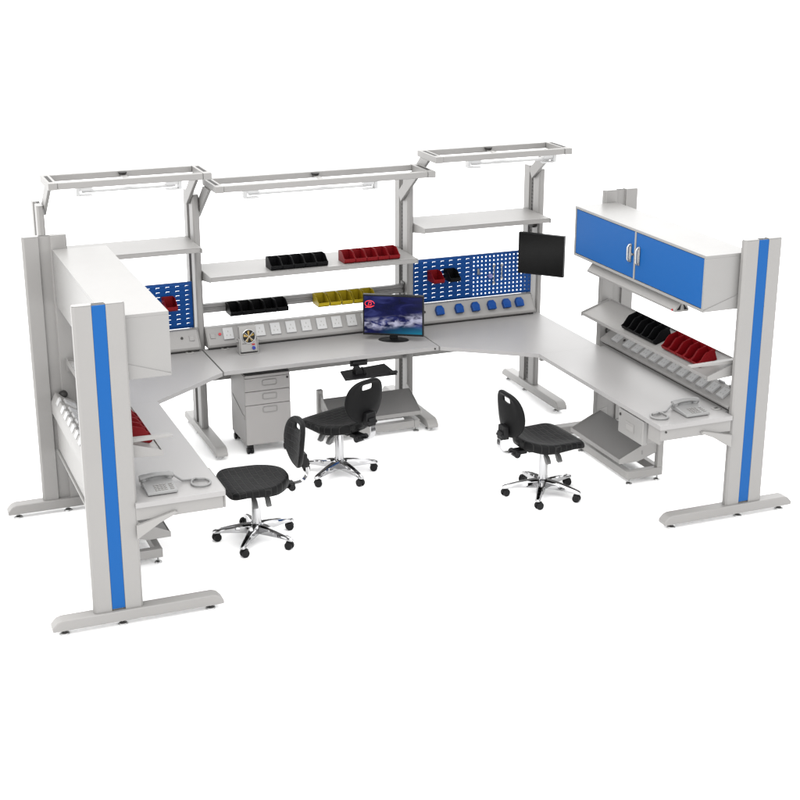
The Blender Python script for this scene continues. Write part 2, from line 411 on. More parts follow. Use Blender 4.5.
side_shelf(True, 'tilted shelf on the left side bench, holding red bins behind the near blue-striped upright')

# ------------------------------------------------------------------ pegboards
def panel(bm, x0, x1, z0, z1, y, holes):
    xs = sorted({round(v, 5) for h in holes for v in (h[0], h[1])} | {x0, x1}); zs = sorted({round(v, 5) for h in holes for v in (h[2], h[3])} | {z0, z1})
    V = {}
    def vv(i, j):
        if (i, j) not in V: V[i, j] = bm.verts.new((xs[i], y, zs[j]))
        return V[i, j]
    for i in range(len(xs)-1):
        for j in range(len(zs)-1):
            cx, cz = (xs[i]+xs[i+1])/2, (zs[j]+zs[j+1])/2
            if any(h[0] < cx < h[1] and h[2] < cz < h[3] for h in holes): continue
            face(bm, [vv(i, j), vv(i+1, j), vv(i+1, j+1), vv(i, j+1)])
    return {(round(xs[i], 5), round(zs[j], 5)): v for (i, j), v in V.items()}
def pegboard(x0, x1, split, louvre_left, label, group):
    z0, z1, y = .915, 1.262, -.25
    p = thing('pegboard', label, 'tool panel', ((x0+x1)/2, y, z0), group)
    la, lb = (x0, split) if louvre_left else (split, x1)
    ha, hb = (split, x1) if louvre_left else (x0, split)
    holes = []
    nx = 7; nz = 9
    for i in range(nx):
        for j in range(nz):
            cx = la+(lb-la)*(i+.5)/nx; cz = z0+.012+(z1-z0-.02)*(j+.5)/nz
            holes.append((cx-.0140, cx+.0140, cz-.0058, cz+.0058))
    bm = NB(); V = panel(bm, la, lb, z0, z1, y, holes)
    for h in holes:      # each lip stays joined to the lower edge of its opening and leans out
        p0, p1 = V[round(h[0], 5), round(h[2], 5)], V[round(h[1], 5), round(h[2], 5)]
        face(bm, [p0, p1, bm.verts.new((h[1]-.0005, y-.010, h[3]-.0005)), bm.verts.new((h[0]+.0005, y-.010, h[3]-.0005))])
    o = part('louvred_panel', bm, PEG, p, bevel=0); s = o.modifiers.new('thickness', 'SOLIDIFY'); s.thickness = .0012
    holes = []; nx = 15; nz = 10
    for i in range(nx):
        for j in range(nz):
            cx = ha+(hb-ha)*(i+.5)/nx; cz = z0+.006+(z1-z0-.01)*(j+.5)/nz
            holes.append((cx-.0051, cx+.0051, cz-.0055, cz+.0055))
    bm = NB(); panel(bm, ha, hb, z0, z1, y, holes)
    o = part('perforated_panel', bm, PEG, p, bevel=0); s = o.modifiers.new('thickness', 'SOLIDIFY'); s.thickness = .0015
    bm = NB()
    for za, zb in ((z0-.004, z0-.0005), (z1+.0005, z1+.004)): box(bm, x0, x1, y-.002, y+.02, za, zb)
    part('folded_edge', bm, PEG, p, bevel=0)
pegboard(.06, 1.098, .58, False, 'blue tool panel of the left corner bench, mostly hidden by the white cabinet', 'blue tool panels')
pegboard(2.886, 3.940, 3.405, True, 'wide blue tool panel between monitor and black screen, half louvred and half perforated', 'blue tool panels')

# ------------------------------------------------------------------ power strips
def strip(label, fn, l0, l1, socks, kind, red=None, dot=None, jack=None, loc=(0, 0, 0), side=False):
    s = thing('power_strip', label, 'power strip', loc, 'sloped socket strips along the worktops')
    qt, zt, zb = (.250, .865, .785) if side else (.29, .905, .79)
    prof = [(.235, .762), (.362, .762), (.372, .772), (.372, zb), (qt, zt), (.235, zt)]
    if side: prof = [(.212, .724), (.232, .724), (.232, .762), (.362, .762), (.372, .772), (.372, zb), (qt, zt), (.240, zt), (.212, .805)]
    bm = NB(); prism(bm, prof, 'x', l0, l1, fn=lambda p, t: fn(t, p[0], p[1])); part('housing', bm, GREY, s, bevel=.004)
    bm = NB(); prism(bm, [(.24, .751), (.352, .751), (.352, .7615), (.24, .7615)], 'x', l0+.005, l1-.005, fn=lambda p, t: fn(t, p[0], p[1])); part('shadow_gap_base', bm, DARK, s, bevel=0)
    for i, l in enumerate((l0-.006, l1+.0005)):
        bm = NB(); prism(bm, [(q*1.0, z+(.002 if z > .8 else -.001)) for q, z in prof], 'x', l, l+.0055, fn=lambda p, t: fn(t, p[0], p[1])); part('end_cap', bm, GREY2, s, bevel=.001)
    # on the sloped face: e = along slope, k = off the face
    hp = math.hypot(.372-qt, zt-zb); ux, uz = (qt-.372)/hp, (zt-zb)/hp
    nx, nz = uz, -ux
    def pt(l, e, k): return fn(l, (.372+qt)/2+ux*e+nx*k, (zt+zb)/2+uz*e+nz*k)
    def slab(bm, l, w, e0, e1, k0, k1, m=0, taper=0.):
        A = [bm.verts.new(pt(l+sx*w/2, e, k0)) for sx, e in ((-1, e0), (1, e0), (1, e1), (-1, e1))]
        B = [bm.verts.new(pt(l+sx*(w/2-taper), e, k1)) for sx, e in ((-1, e0+taper), (1, e0+taper), (1, e1-taper), (-1, e1-taper))]
        fs = [face(bm, A[::-1], m), face(bm, B, m)]+[face(bm, [A[i], A[(i+1)%4], B[(i+1)%4], B[i]], m) for i in range(4)]
        bmesh.ops.recalc_face_normals(bm, faces=[f for f in fs if f])
    for l in socks:
        bm = NB()
        if kind == 'white':
            slab(bm, l, .082, -.038 if side else -.042, .046 if side else .055, .0005, .013, 0, .003)
            for dl, e in ((0, .022), (-.014, -.008), (.014, -.008)): slab(bm, l+dl, .006, e-.006, e+.006, .0128, .0136, 1)
            
            if side: prism(bm, [(.240, .8655), (.252, .8655), (.252, .876), (.240, .876), (.221, .836), (.225, .832)], 'x', l-.03, l+.03, fn=lambda p, t: fn(t, p[0], p[1]))
            part('socket', bm, [SOCKW, GREY2], s, bevel=.001)
        else:
            A = [(-.031, -.040), (.031, -.040), (.035, .008), (.019, .036), (-.019, .036), (-.035, .008)]
            ra = [bm.verts.new(pt(l+x, z+.008, .0005)) for x, z in A]; rb = [bm.verts.new(pt(l+x, z+.004, .034)) for x, z in A]
            rc = [bm.verts.new(pt(l+x*.88, z*.88+.004, .037)) for x, z in A]
            loft(bm, [ra, rb, rc]); slab(bm, l+.002, .04, -.03, -.026, .036, .0375)
            part('socket', bm, SOCKB, s, bevel=.002)
    for l, col, w, nm in ((red, REDD, .018, 'rocker_switch'), (dot, DARK, .016, 'earth_point')):
        if l is None: continue
        bm = NB(); c0, c1 = pt(l, .01, .0005), pt(l, .01, .007); cyl(bm, c0, c1, w*.62, n=16); part(nm, bm, col, s, bevel=0)
    if jack is not None:
        bm = NB(); slab(bm, jack, .04, -.02, .024, .0005, .006, 0, .002); slab(bm, jack, .018, -.004, .012, .0058, .0066, 1)
        part('data_jack', bm, [GREY, GREY2], s, bevel=0)
bk = lambda l, q, z: (l, -q, z)
strip('sloped socket strip along the back of the long centre worktop, a row of white sockets', bk, 1.180, 2.826, [1.342+.1245*k for k in range(12)], 'white', red=1.278, jack=1.222, loc=(2, -.3, .75))
strip('sloped socket strip on the right corner bench with six blue sockets', bk, 2.890, 3.925, [3.085, 3.255, 3.398, 3.543, 3.676, 3.792], 'blue', dot=2.96, loc=(3.4, -.3, .75))
strip('sloped socket strip on the left corner bench, only its right end showing', bk, .06, 1.112, [.14, .26, .38, .50, .62, .74], 'white', dot=.985, jack=1.06, loc=(.6, -.3, .75))
strip('sloped socket strip along the right side worktop below the tilted bin shelf', lambda l, q, z: (4.388-q, -l, z), 1.295, 3.012, [1.455]+[1.625+.1245*k for k in range(11)], 'white', dot=1.54, loc=(4.1, -2.1, .75), side=True)
strip('sloped socket strip of the left side bench, seen from behind between its uprights', lambda l, q, z: (-.358+q, -l, z), 1.295, 3.012, [1.455]+[1.625+.1245*k for k in range(11)], 'white', loc=(-.05, -2.1, .75), side=True)

# ------------------------------------------------------------------ bin rail
r = thing('bin_rail', 'horizontal grey rail between the centre uprights, carrying black and yellow bins', 'rail', (2.0, -.2, 1.0))
bm = NB(); prism(bm, [(-.165, .998), (-.205, .998), (-.21, 1.003), (-.21, 1.022), (-.20, 1.027), (-.20, 1.037), (-.21, 1.042), (-.21, 1.062), (-.205, 1.067), (-.165, 1.067)], 'x', 1.182, 2.824)
part('rail_profile', bm, ALU, r, bevel=.002)
for x in (1.1755, 2.8245):
    bm = NB(); box(bm, x, x+.006, -.222, -.150, .975, 1.09); cyl(bm, (x+.003, -.214, 1.078), (x+.003, -.226, 1.078), .007, n=10); cyl(bm, (x+.003, -.214, .987), (x+.003, -.226, .987), .007, n=10)
    part('rail_bracket', bm, SLOT, r, bevel=.001)

# ------------------------------------------------------------------ storage bins
def bin_mesh(mat, w=.0885, d=.145, h=.082):
    bm = NB(); tk = .0035
    side = [(0, 0), (-d+.012, 0), (-d, .012), (-d-.004, .036), (-d+.018, .042), (-d+.055, h-.012), (-d+.075, h), (0, h)]
    for x0 in (-w/2, w/2-tk): prism(bm, side, 'x', x0, x0+tk)
    box(bm, -w/2+tk, w/2-tk, -tk, 0, 0, h); box(bm, -w/2+tk, w/2-tk, -d+.012, -tk, 0, tk)
    prism(bm, [(-d+.012, 0), (-d, .012), (-d-.004, .036), (-d, .036), (-d+.004, .013), (-d+.014, .004)], 'x', -w/2+tk, w/2-tk)
    box(bm, -w/2, w/2, .0, .004, h-.02, h-.004)      # hanging lip
    return bm
protos = {}
def put_bin(colour, loc, rz, label, group, tilt=0., s=1.):
    mat = {'black': BINK, 'red': BINR, 'yellow': BINY}[colour]
    if colour not in protos:
        o = part('storage_bin', bin_mesh(mat), mat, None, bevel=.0012); protos[colour] = o
    else:
        o = protos[colour].copy(); COL.objects.link(o)
    o.location = loc; o.rotation_euler = (tilt, 0, rz); o.scale = (s, s, s)
    tag(o, label, 'bin', group)
ORD = ['leftmost', 'second from the left', 'middle one', 'second from the right', 'rightmost']
OR2 = ['farthest', 'second farthest', 'middle one', 'second nearest', 'nearest']
for i in range(5):
    put_bin('black', (1.700+.0905*i, -.325, 1.3455), 0, f'black bin, {ORD[i]} of five on the longest shelf', 'black bins on the longest shelf')
    put_bin('red', (2.283+.0915*i, -.325, 1.3455), 0, f'red bin, {ORD[i]} of five on the longest shelf', 'red bins on the longest shelf')
    put_bin('black', (1.405+.0925*i, -.215, .992), 0, f'black bin, {ORD[i]} of five hung on the grey rail', 'black bins on the rail')
    put_bin('yellow', (2.105+.0975*i, -.215, .992), 0, f'yellow bin, {ORD[i]} of five hung on the grey rail', 'yellow bins on the rail')
    put_bin('black', (4.02, -1.885-.089*i, 1.0685), -math.pi/2, f'black bin, {OR2[i]} of five on the tilted shelf at right', 'black bins on the right tilted shelf', math.atan(TILT))
    put_bin('red', (4.02, -2.432-.0935*i, 1.0685), -math.pi/2, f'red bin, {OR2[i]} of five on the tilted shelf at right', 'red bins on the right tilted shelf', math.atan(TILT))
    put_bin('red', (4.06-4.02, -2.475-.0935*i, 1.0685), math.pi/2, f'red bin, {OR2[i]} of five on the tilted shelf at left', 'red bins on the left tilted shelf', math.atan(TILT))
put_bin('red', (3.055, -.262, 1.098), 0, 'small red bin hung on the blue tool panel right of the monitor', 'bins on the blue tool panels', s=1.0)
put_bin('black', (3.195, -.262, 1.098), 0, 'small black bin hung beside a red one on the blue tool panel', 'bins on the blue tool panels', s=1.0)
put_bin('red', (.905, -.262, 1.092), 0, 'small red bin hung on the left blue tool panel, half hidden by the white cabinet', 'bins on the blue tool panels', s=1.0)

# ------------------------------------------------------------------ tools on the panel
def spanner(x, zt, zb, label):
    o = None; bm = NB(); y = -.2575
    for z, rr, s in ((zt, .0125, 1), (zb, .0125, -1)):
        pts = [(x+rr*math.sin(t), z+s*rr*math.cos(t)*1.1) for t in [R(35+290*i/14) for i in range(15)]] + [(x-rr*.35, z+s*.001), (x+rr*.35, z+s*.001)]
        prism(bm, pts, 'y', y-.003, y+.003)
    box(bm, x-.0045, x+.0045, y-.002, y+.002, zb+.012, zt-.012)
    tag(part('spanner', bm, STEEL, None, bevel=.0008, loc=(x, y, zb)), label, 'spanner', 'spanners on the tool panel')
spanner(3.600, 1.165, 1.015, 'longer steel double-ended spanner on the perforated blue panel')
spanner(3.670, 1.165, 1.05, 'shorter steel double-ended spanner on the perforated blue panel')
bm = NB(); box(bm, 3.452, 3.468, -.262, -.2525, 1.10, 1.15); cyl(bm, (3.46, -.2625, 1.107), (3.46, -.29, 1.112), .004, n=10); cyl(bm, (3.46, -.29, 1.112), (3.46, -.293, 1.125), .004, n=10)
tag(part('tool_clip', bm, STEEL, None, bevel=.001, loc=(3.46, -.255, 1.1)), 'small pale metal clip on the perforated panel, left of the spanners', 'clip')
bm = NB(); cyl(bm, (3.562, -.2525, 1.083), (3.562, -.275, 1.083), .014, n=14); cyl(bm, (3.562, -.275, 1.083), (3.562, -.278, 1.083), .019, n=14); box(bm, 3.538, 3.586, -.263, -.256, 1.079, 1.087)
tag(part('panel_knob', bm, paint('lilac_steel', (.10, .10, .22), .35), None, bevel=.001, loc=(3.562, -.255, 1.08)), 'small bluish knob on the perforated panel beside the longer spanner', 'knob')

# ------------------------------------------------------------------ overhead cabinets
def cabinet(left, label):
    X = (lambda x: 4.05-x) if left else (lambda x: x)
    c = thing('overhead_cabinet', label, 'cabinet', (X(3.93), -2.15, 1.46), 'overhead cabinets of the side benches')
    x0, x1, y0, y1, z0, z1 = 3.762, 4.112, -3.022, -1.284, 1.463, 1.834
    bm = NB(); tk = .018
    box(bm, X(x0), X(x1), y0, y1, z1-tk, z1); box(bm, X(x0), X(x1), y0, y1, z0, z0+tk)
    box(bm, X(x0), X(x1), y0, y0+tk, z0+tk, z1-tk); box(bm, X(x0), X(x1), y1-tk, y1, z0+tk, z1-tk)
    box(bm, X(x1-.006), X(x1), y0+tk, y1-tk, z0+tk, z1-tk)
    box(bm, X(x0+.001), X(x0+.03), -2.16, -2.142, z0+tk, z1-tk)
    part('body', bm, WHITE, c, bevel=.0012)
    for ya, yb, s in ((-2.139, y1-tk-.004, -1), (y0+tk+.004, -2.163, 1)):
        bm = NB(); box(bm, X(x0+.004), X(x0+.022), ya, yb, z0+tk+.004, z1-tk-.004)
        d = part('door', bm, BLUE, c, bevel=.0012)
        hy = ya+.045 if s < 0 else yb-.045
        bm = NB(); pts = [(x0+.005, 1.60), (x0-.012, 1.605), (x0-.022, 1.62), (x0-.022, 1.70), (x0-.012, 1.715), (x0+.005, 1.72)]
        tube(bm, [(X(x), hy, z-.005) for x, z in pts], 0.0065, 10, flat=1.3); box(bm, X(x0+.003), X(x0-.004), hy-.014, hy+.014, 1.592, 1.718)
        part('handle', bm, STEEL, d, bevel=.001)
        if s < 0:
            bm = NB(); cyl(bm, (X(x0+.003), -2.128, 1.652), (X(x0-.008), -2.128, 1.652), .009, n=14); part('lock', bm, STEEL, d, bevel=0)
    bm = NB(); prism(bm, [(X(x0+.002), z0+.001), (X(4.03), z0+.001), (X(4.03), 1.562), (X(x0+.002), z0+.012)], 'y', y0-.0045, y0-.0005)
    part('support_bracket', bm, WHITE, c, bevel=.0008)
cabinet(False, 'white overhead cabinet with two blue doors and steel handles on the right side bench')
cabinet(True, 'white overhead cabinet on the left side bench, seen from its back and end')

# ------------------------------------------------------------------ lamp under the right cabinet
l_ = thing('strip_lamp', 'long pale strip lamp mounted under the blue-doored cabinet', 'lamp', (3.83, -2.08, 1.38))
bm = NB(); pr = [(3.782, 1.372), (3.886, 1.372), (3.890, 1.388), (3.858, 1.438), (3.818, 1.438), (3.778, 1.388)]
prism(bm, pr, 'y', -2.665, -1.475); part('housing', bm, GREY, l_, bevel=.002)
bm = NB(); prism(bm, [(3.824, 1.4385), (3.854, 1.4385), (3.854, 1.4622), (3.824, 1.4622)], 'y', -2.63, -1.5); part('mounting_rail', bm, DARK, l_, bevel=0)
for ya in (-2.671, -1.4745):
    bm = NB(); prism(bm, pr, 'y', ya, ya+.0055); part('end_cap', bm, GREY2, l_, bevel=.001)
bm = NB(); prism(bm, [(3.795, 1.386), (3.82, 1.386), (3.826, 1.425)], 'y', -2.6735, -2.6715); prism(bm, [(3.845, 1.425), (3.852, 1.386), (3.878, 1.386)], 'y', -2.6735, -2.6715); part('end_opening', bm, BLACK, l_, bevel=0)
bm = NB(); cyl(bm, (3.781, -2.645, 1.385), (3.773, -2.645, 1.385), .007, n=12); part('pull_switch', bm, REDD, l_, bevel=0)
bm = NB(); cyl(bm, (4.09, -1.32, 1.30), (4.09, -1.345, 1.30), .012, n=14); cyl(bm, (4.09, -1.2775, 1.30), (4.09, -1.32, 1.30), .006, n=10)
tag(part('cable_knob', bm, DARK, None, bevel=0, loc=(4.09, -1.28, 1.30)), 'small dark knob on the far right upright below the strip lamp', 'knob')

# ------------------------------------------------------------------ drawer pedestal
p = thing('drawer_pedestal', 'grey three-drawer pedestal on black castors under the centre worktop', 'drawer unit', (1.535, -.5, 0))
x0, x1, y0, y1, z0, z1 = 1.355, 1.708, -.682, -.30, .072, .636
bm = NB(); box(bm, x0, x1, y0, y1, z0, z1-.02); box(bm, x0+.004, x1-.004, y0+.004, y1, z1-.0198, z1-.012); 
part('body', bm, DRAWER, p)
bm = NB(); prism(bm, [(-.34, .385), (-.34, .36), (-.62, .27), (-.665, .27), (-.665, .30), (-.62, .30)], 'x', x0-.003, x0-.0005)
part('side_rib', bm, DRAWER, p, bevel=0)
bm = NB(); box(bm, x0+.004, x1-.004, y0-.012, y1, z1-.0115, z1-.004); part('top_lid', bm, DARK, p, bevel=.001)
bm = NB(); box(bm, x0+.002, x1-.002, y0-.020, y0-.0005, .603, .624); part('top_trim', bm, DRAWER, p, bevel=.002)
for za, zb, hz in ((.498, .600, .557), (.390, .494, .449), (.074, .386, .345)):
    bm = NB(); box(bm, x0+.001, x1-.001, y0-.020, y0-.0005, za, zb); d = part('drawer_front', bm, DRAWER, p, bevel=.002)
    bm = NB(); xc = 1.545; n = 28; w, h = .054, .022
    loop = []
    for i in range(n+1):
        t = 2*math.pi*i/n; cs, sn = math.cos(t), math.sin(t)
        loop.append((xc+w*math.copysign(abs(cs)**.35, cs), y0-.0215, hz+h*math.copysign(abs(sn)**.35, sn)))
    tube(bm, loop, .0042, 6); box(bm, xc-.05, xc+.05, y0-.0212, y0-.0203, hz-.02, hz+.02, 1)
    part('handle', bm, [GREY2, DRAWER], d, bevel=0)
    if hz > .5:
        bm = NB(); cyl(bm, (1.685, y0-.0205, .582), (1.685, y0-.026, .582), .008, n=14); part('lock', bm, DARK, d, bevel=0)
def castor_small(x, y):
    bm = NB(); box(bm, x-.022, x+.022, y-.02, y+.02, .05, .0715); cyl(bm, (x-.024, y, .026), (x-.004, y, .026), .0255, n=20); cyl(bm, (x+.004, y, .026), (x+.024, y, .026), .0255, n=20); box(bm, x-.004, x+.004, y-.015, y+.015, .02, .05)
    part('castor', bm, BLACK, p, bevel=.002)
for x in (x0+.03, x1-.03):
    for y in (y0+.0, y1-.03): castor_small(x, y)

# ------------------------------------------------------------------ drawers hung under the side worktops
bm = None
d = thing('underdesk_drawer', 'shallow grey locking drawer hung under the right side worktop', 'drawer unit', (3.6, -2.71, .55), 'drawers under the side worktops')
bm = NB(); box(bm, 3.50, 3.86, -2.865, -2.56, .545, .7185); part('body', bm, GREY, d)
bm = NB(); box(bm, 3.462, 3.4995, -2.872, -2.55, .535, .706); dr = part('drawer_front', bm, WHITE, d, bevel=.008, seg=3)
bm = NB(); box(bm, 3.4595, 3.4618, -2.762, -2.655, .585, .645); box(bm, 3.458, 3.4593, -2.757, -2.66, .59, .628, 1); part('recessed_pull', bm, [GREY, GREY2], dr, bevel=.0005)
bm = NB(); cyl(bm, (3.4618, -2.578, .668), (3.457, -2.578, .668), .010, n=14); part('lock', bm, DARK, dr, bevel=0)
d = thing('underdesk_drawer', 'drawer under the left side worktop, only its front lip showing past the edge', 'drawer unit', (.45, -2.86, .55), 'drawers under the side worktops')
bm = NB(); box(bm, .18, .5325, -3.03, -2.69, .65, .7185); part('body', bm, GREY, d)
bm = NB(); box(bm, .5505, .566, -3.035, -2.672, .62, .738); box(bm, .533, .5504, -3.02, -2.69, .65, .715); part('drawer_front', bm, GREY, d, bevel=.004)

# ------------------------------------------------------------------ footrests
def footrest(fn, l0, l1, label, loc, ups=(0,)):
    """fn(l,q,z): l along the bench, q towards the user"""
    f = thing('footrest', label, 'footrest', loc, 'tilting footrests under the benches')
    def bx(name, a, b_, c, d_, z0, z1, mat=GREY_LIFT, bevel=.003):
        bm = NB(); A, B = fn(a, c, z0), fn(b_, d_, z1); box(bm, A[0], B[0], A[1], B[1], z0, z1); return part(name, bm, mat, f, bevel=bevel)
    for q in (.0, .245): bx('floor_rail', l0+.046, l1-.046, q, q+.045, .04, .10)
    for l in (l0, l1-.045):
        e = bx('end_rail', l, l+.045, .0, .29, .04, .1005)
        for q in (.03, .262):
            x, y, _ = fn(l+.0225, q, 0); bm = NB()
            lathe(bm, [(.006, .042), (.006, .014), (.022, .007), (.024, .0), (.0, .0)], (x, y, .0005), 18); part('levelling_foot', bm, STEEL, e, bevel=0)
    for l in [(l0, l1-.045)[i] for i in ups]:
        bm = NB(); A, B = fn(l, .0, .1), fn(l+.045, .045, .5); box(bm, A[0], B[0], A[1], B[1], .101, .355)
        u = part('upright', bm, GREY_LIFT, f)
        bm = NB(); A, B = fn(l+.008, .008, 0), fn(l+.037, .037, 0); box(bm, A[0], B[0], A[1], B[1], .3552, .3562); part('open_end', bm, BLACK, u, bevel=0)
    # tilted board with turned edges
    bm = NB(); prism(bm, [(.105, .302), (.345, .188), (.345, .193), (.105, .307)], 'x', l0+.02, l1-.02, fn=lambda p, t: fn(t, *p))
    prism(bm, [(.3455, .165), (.3505, .165), (.3505, .197), (.3455, .197)], 'x', l0+.02, l1-.02, m=1, fn=lambda p, t: fn(t, *p))
    part('foot_board', bm, [FOOTG, GREY], f, bevel=.0008)
    for l in (l0+.0145, l1-.0195):
        bm = NB(); prism(bm, [(.05, .33), (.105, .315), (.352, .2), (.352, .165), (.20, .165), (.05, .215)], 'x', l, l+.005, fn=lambda p, t: fn(t, *p)); part('side_plate', bm, GREY_LIFT, f, bevel=.001)
        bm = NB(); A = fn(l-.003, .16, .225); prism(bm, [(.165, .215), (.175, .215), (.175, .245), (.165, .245)], 'x', l-.002, l+.007, fn=lambda p, t: fn(t, *p)); part('slot_plate', bm, WHITE, f, bevel=0)
footrest(lambda l, q, z: (l, -.42-q, z), 2.005, 2.765, 'grey tilted footrest on the floor under the centre bench, behind the middle chair', (2.38, -.55, 0))
footrest(lambda l, q, z: (4.0-q, -l, z), 1.54, 2.30, 'grey tilted footrest under the right side bench, below the hung drawer', (3.86, -1.9, 0), ups=(1,))
footrest(lambda l, q, z: (.035+q, -l, z), 1.54, 2.335, 'grey tilted footrest under the left side bench, mostly behind the blue-striped upright', (.18, -1.9, 0), ups=(1,))

# ------------------------------------------------------------------ keyboard tray
k = thing('keyboard_tray', 'black keyboard tray on a swing arm below the front edge of the centre worktop', 'keyboard tray', (2.2, -.9, .6))
q = [(2.072, -.80), (2.046, -.985), (2.462, -.985), (2.452, -.745)]
bm = NB(); prism(bm, q, 'z', .592, .604)
for vv in bm.verts: vv.co.z += (-.90-vv.co.y)*-.05
tr = part('tray', bm, BLACK, k, bevel=.003)
bm = NB(); prism(bm, [(2.40, -.99), (2.464, -.992), (2.468, -.955), (2.41, -.950)], 'z', .6045, .618); part('wrist_rest', bm, BLACK, tr, bevel=.003)
bm = NB(); box(bm, 2.115, 2.255, -.9035, -.8985, .668, .716); box(bm, 2.13, 2.24, -.925, -.904, .690, .706)
prism(bm, [(2.135, .676), (2.18, .676), (2.225, .61), (2.24, .603), (2.165, .603)], 'y', -.922, -.905)
for xx in (2.15, 2.215): box(bm, xx, xx+.018, -.93, -.86, .603, .645)
part('swing_arm', bm, BLACK, k, bevel=.002)

# ------------------------------------------------------------------ desk monitor
m_ = thing('monitor', 'black flat desk monitor with a lit navy picture on the centre worktop', 'monitor', (0, 0, 0))
hw, hh = .2345, .1595
bm = NB(); prism(bm, [(-hw, -hh), (hw, -hh), (hw, hh), (-hw, hh)], 'y', .002, .035)
for a, b_, c, d_ in ((-hw, hw, hh-.011, hh), (-hw, hw, -hh, -hh+.014), (-hw, -hw+.010, -hh+.014, hh-.011), (hw-.010, hw, -hh+.014, hh-.011)): box(bm, a, b_, -.008, .0018, c, d_)
part('frame', bm, BLACK, m_, bevel=.0015)
bm = NB(); box(bm, -hw+.0102, hw-.0102, -.004, .0015, -hh+.0142, hh-.0112); s_ = part('screen', bm, SCREEN, m_, bevel=0)
bm = NB(); cx, cz, n = -hw+.052, hh-.072, 30
E_ = lambda rr, i: (cx+rr*.036*math.cos(2*math.pi*i/n), -.0048, cz+rr*.024*math.sin(2*math.pi*i/n))
tube(bm, [E_(1, i) for i in range(n-3)], .0028, 6); tube(bm, [(cx-.012, -.0048, cz-.016), (cx-.004, -.0048, cz+.014), (cx+.012, -.0048, cz+.010), (cx+.014, -.0048, cz-.006), (cx-.002, -.0048, cz-.013)], .003, 6)
tube(bm, [(cx-.034, -.0048, cz-.030), (cx+.01, -.0048, cz-.028), (cx+.036, -.0048, cz-.014)], .0025, 6)
part('screen_emblem', bm, LOGO, s_, bevel=0)
bm = NB(); box(bm, -.03, .03, .010, .026, -.19, -.155); prism(bm, [(-.03, -.2), (.03, -.2), (.03, -.14), (-.03, -.14)], 'y', .0355, .05); part('neck', bm, BLACK, m_, bevel=.003)
bm = NB(); lathe(bm, [(.0, .013), (.06, .011), (.116, .004), (.12, .0), (.0, .0)], (0, .02, -.2015), 36)
for vv in bm.verts: vv.co.y = .02+(vv.co.y-.02)*.62
part('stand_base', bm, BLACK, m_, bevel=0)
m_.location = (2.568, -.64, .952); m_.rotation_euler = (0, 0, R(-29.7))

# ------------------------------------------------------------------ arm-mounted monitor
a_ = thing('wall_monitor', 'black square screen, switched off, on an arm from the right corner upright', 'monitor', (0, 0, 0))
hw, hh = .1925, .166
bm = NB(); prism(bm, [(-hw, -hh), (hw, -hh), (hw, hh), (-hw, hh)], 'y', .002, .03)
for a, b_, c, d_ in ((-hw, hw, hh-.009, hh), (-hw, hw, -hh, -hh+.009), (-hw, -hw+.008, -hh+.009, hh-.009), (hw-.008, hw, -hh+.009, hh-.009)): box(bm, a, b_, -.005, .0018, c, d_)
part('frame', bm, BLACK, a_, bevel=.0015)
bm = NB(); box(bm, -hw+.0082, hw-.0082, -.002, .0015, -hh+.0092, hh-.0092); part('screen', bm, GLASS, a_, bevel=0)
bm = NB(); box(bm, -.05, .05, .0305, .045, -.05, .05); part('mount_plate', bm, DARK, a_, bevel=.002)
a_.location = (3.845, -.6, 1.306); a_.rotation_euler = (0, 0, R(-48.3))
inv = Matrix.Rotation(R(48.3), 4, 'Z')
def loc_(p): return inv @ (Vector(p)-Vector((3.845, -.6, 1.306)))
bm = NB(); tube(bm, [loc_((3.876, -.567, 1.306)), loc_((3.95, -.45, 1.306)), loc_((3.985, -.300, 1.306))], .016, 12)
box(bm, *(lambda c: (c.x-.02, c.x+.02, c.y-.02, c.y+.02, -.05, .05))(loc_((3.987, -.3, 1.306))))
part('swivel_arm', bm, DARK, a_, bevel=.002)
bm = NB(); box(bm, 3.945, 3.973, -.245, -.165, 1.445, 1.50); cyl(bm, (3.959, -.247, 1.472), (3.959, -.262, 1.472), .016, n=14)
tag(part('arm_clamp', bm, DARK, None, bevel=.003, loc=(3.96, -.2, 1.47)), 'small dark clamp on the right corner upright above the black screen', 'clamp')

# ------------------------------------------------------------------ ionising blower
i_ = thing('ionising_fan', 'small grey box fan with round yellow-bladed opening on the centre worktop', 'fan', (1.437, -.53, .75))
c = Vector((1.437, -.545, 0))
bm = NB(); prism(bm, [(-.57, .768), (-.50, .768), (-.49, .955), (-.535, .955)], 'x', 1.372, 1.502); body = part('housing', bm, GREY2, i_, bevel=.004)
bm = NB(); box(bm, 1.362, 1.3715, -.56, -.50, .751, .868); box(bm, 1.5025, 1.512, -.56, -.50, .751, .868); box(bm, 1.362, 1.512, -.575, -.49, .7505, .756); part('stand_bracket', bm, GREY2, i_, bevel=.002)
for x, s in ((1.362, -1), (1.512, 1)):
    bm = NB(); cyl(bm, (x, -.53, .845), (x+s*.014, -.53, .845), .010, n=14); part('side_knob', bm, WHITE, i_, bevel=.001)
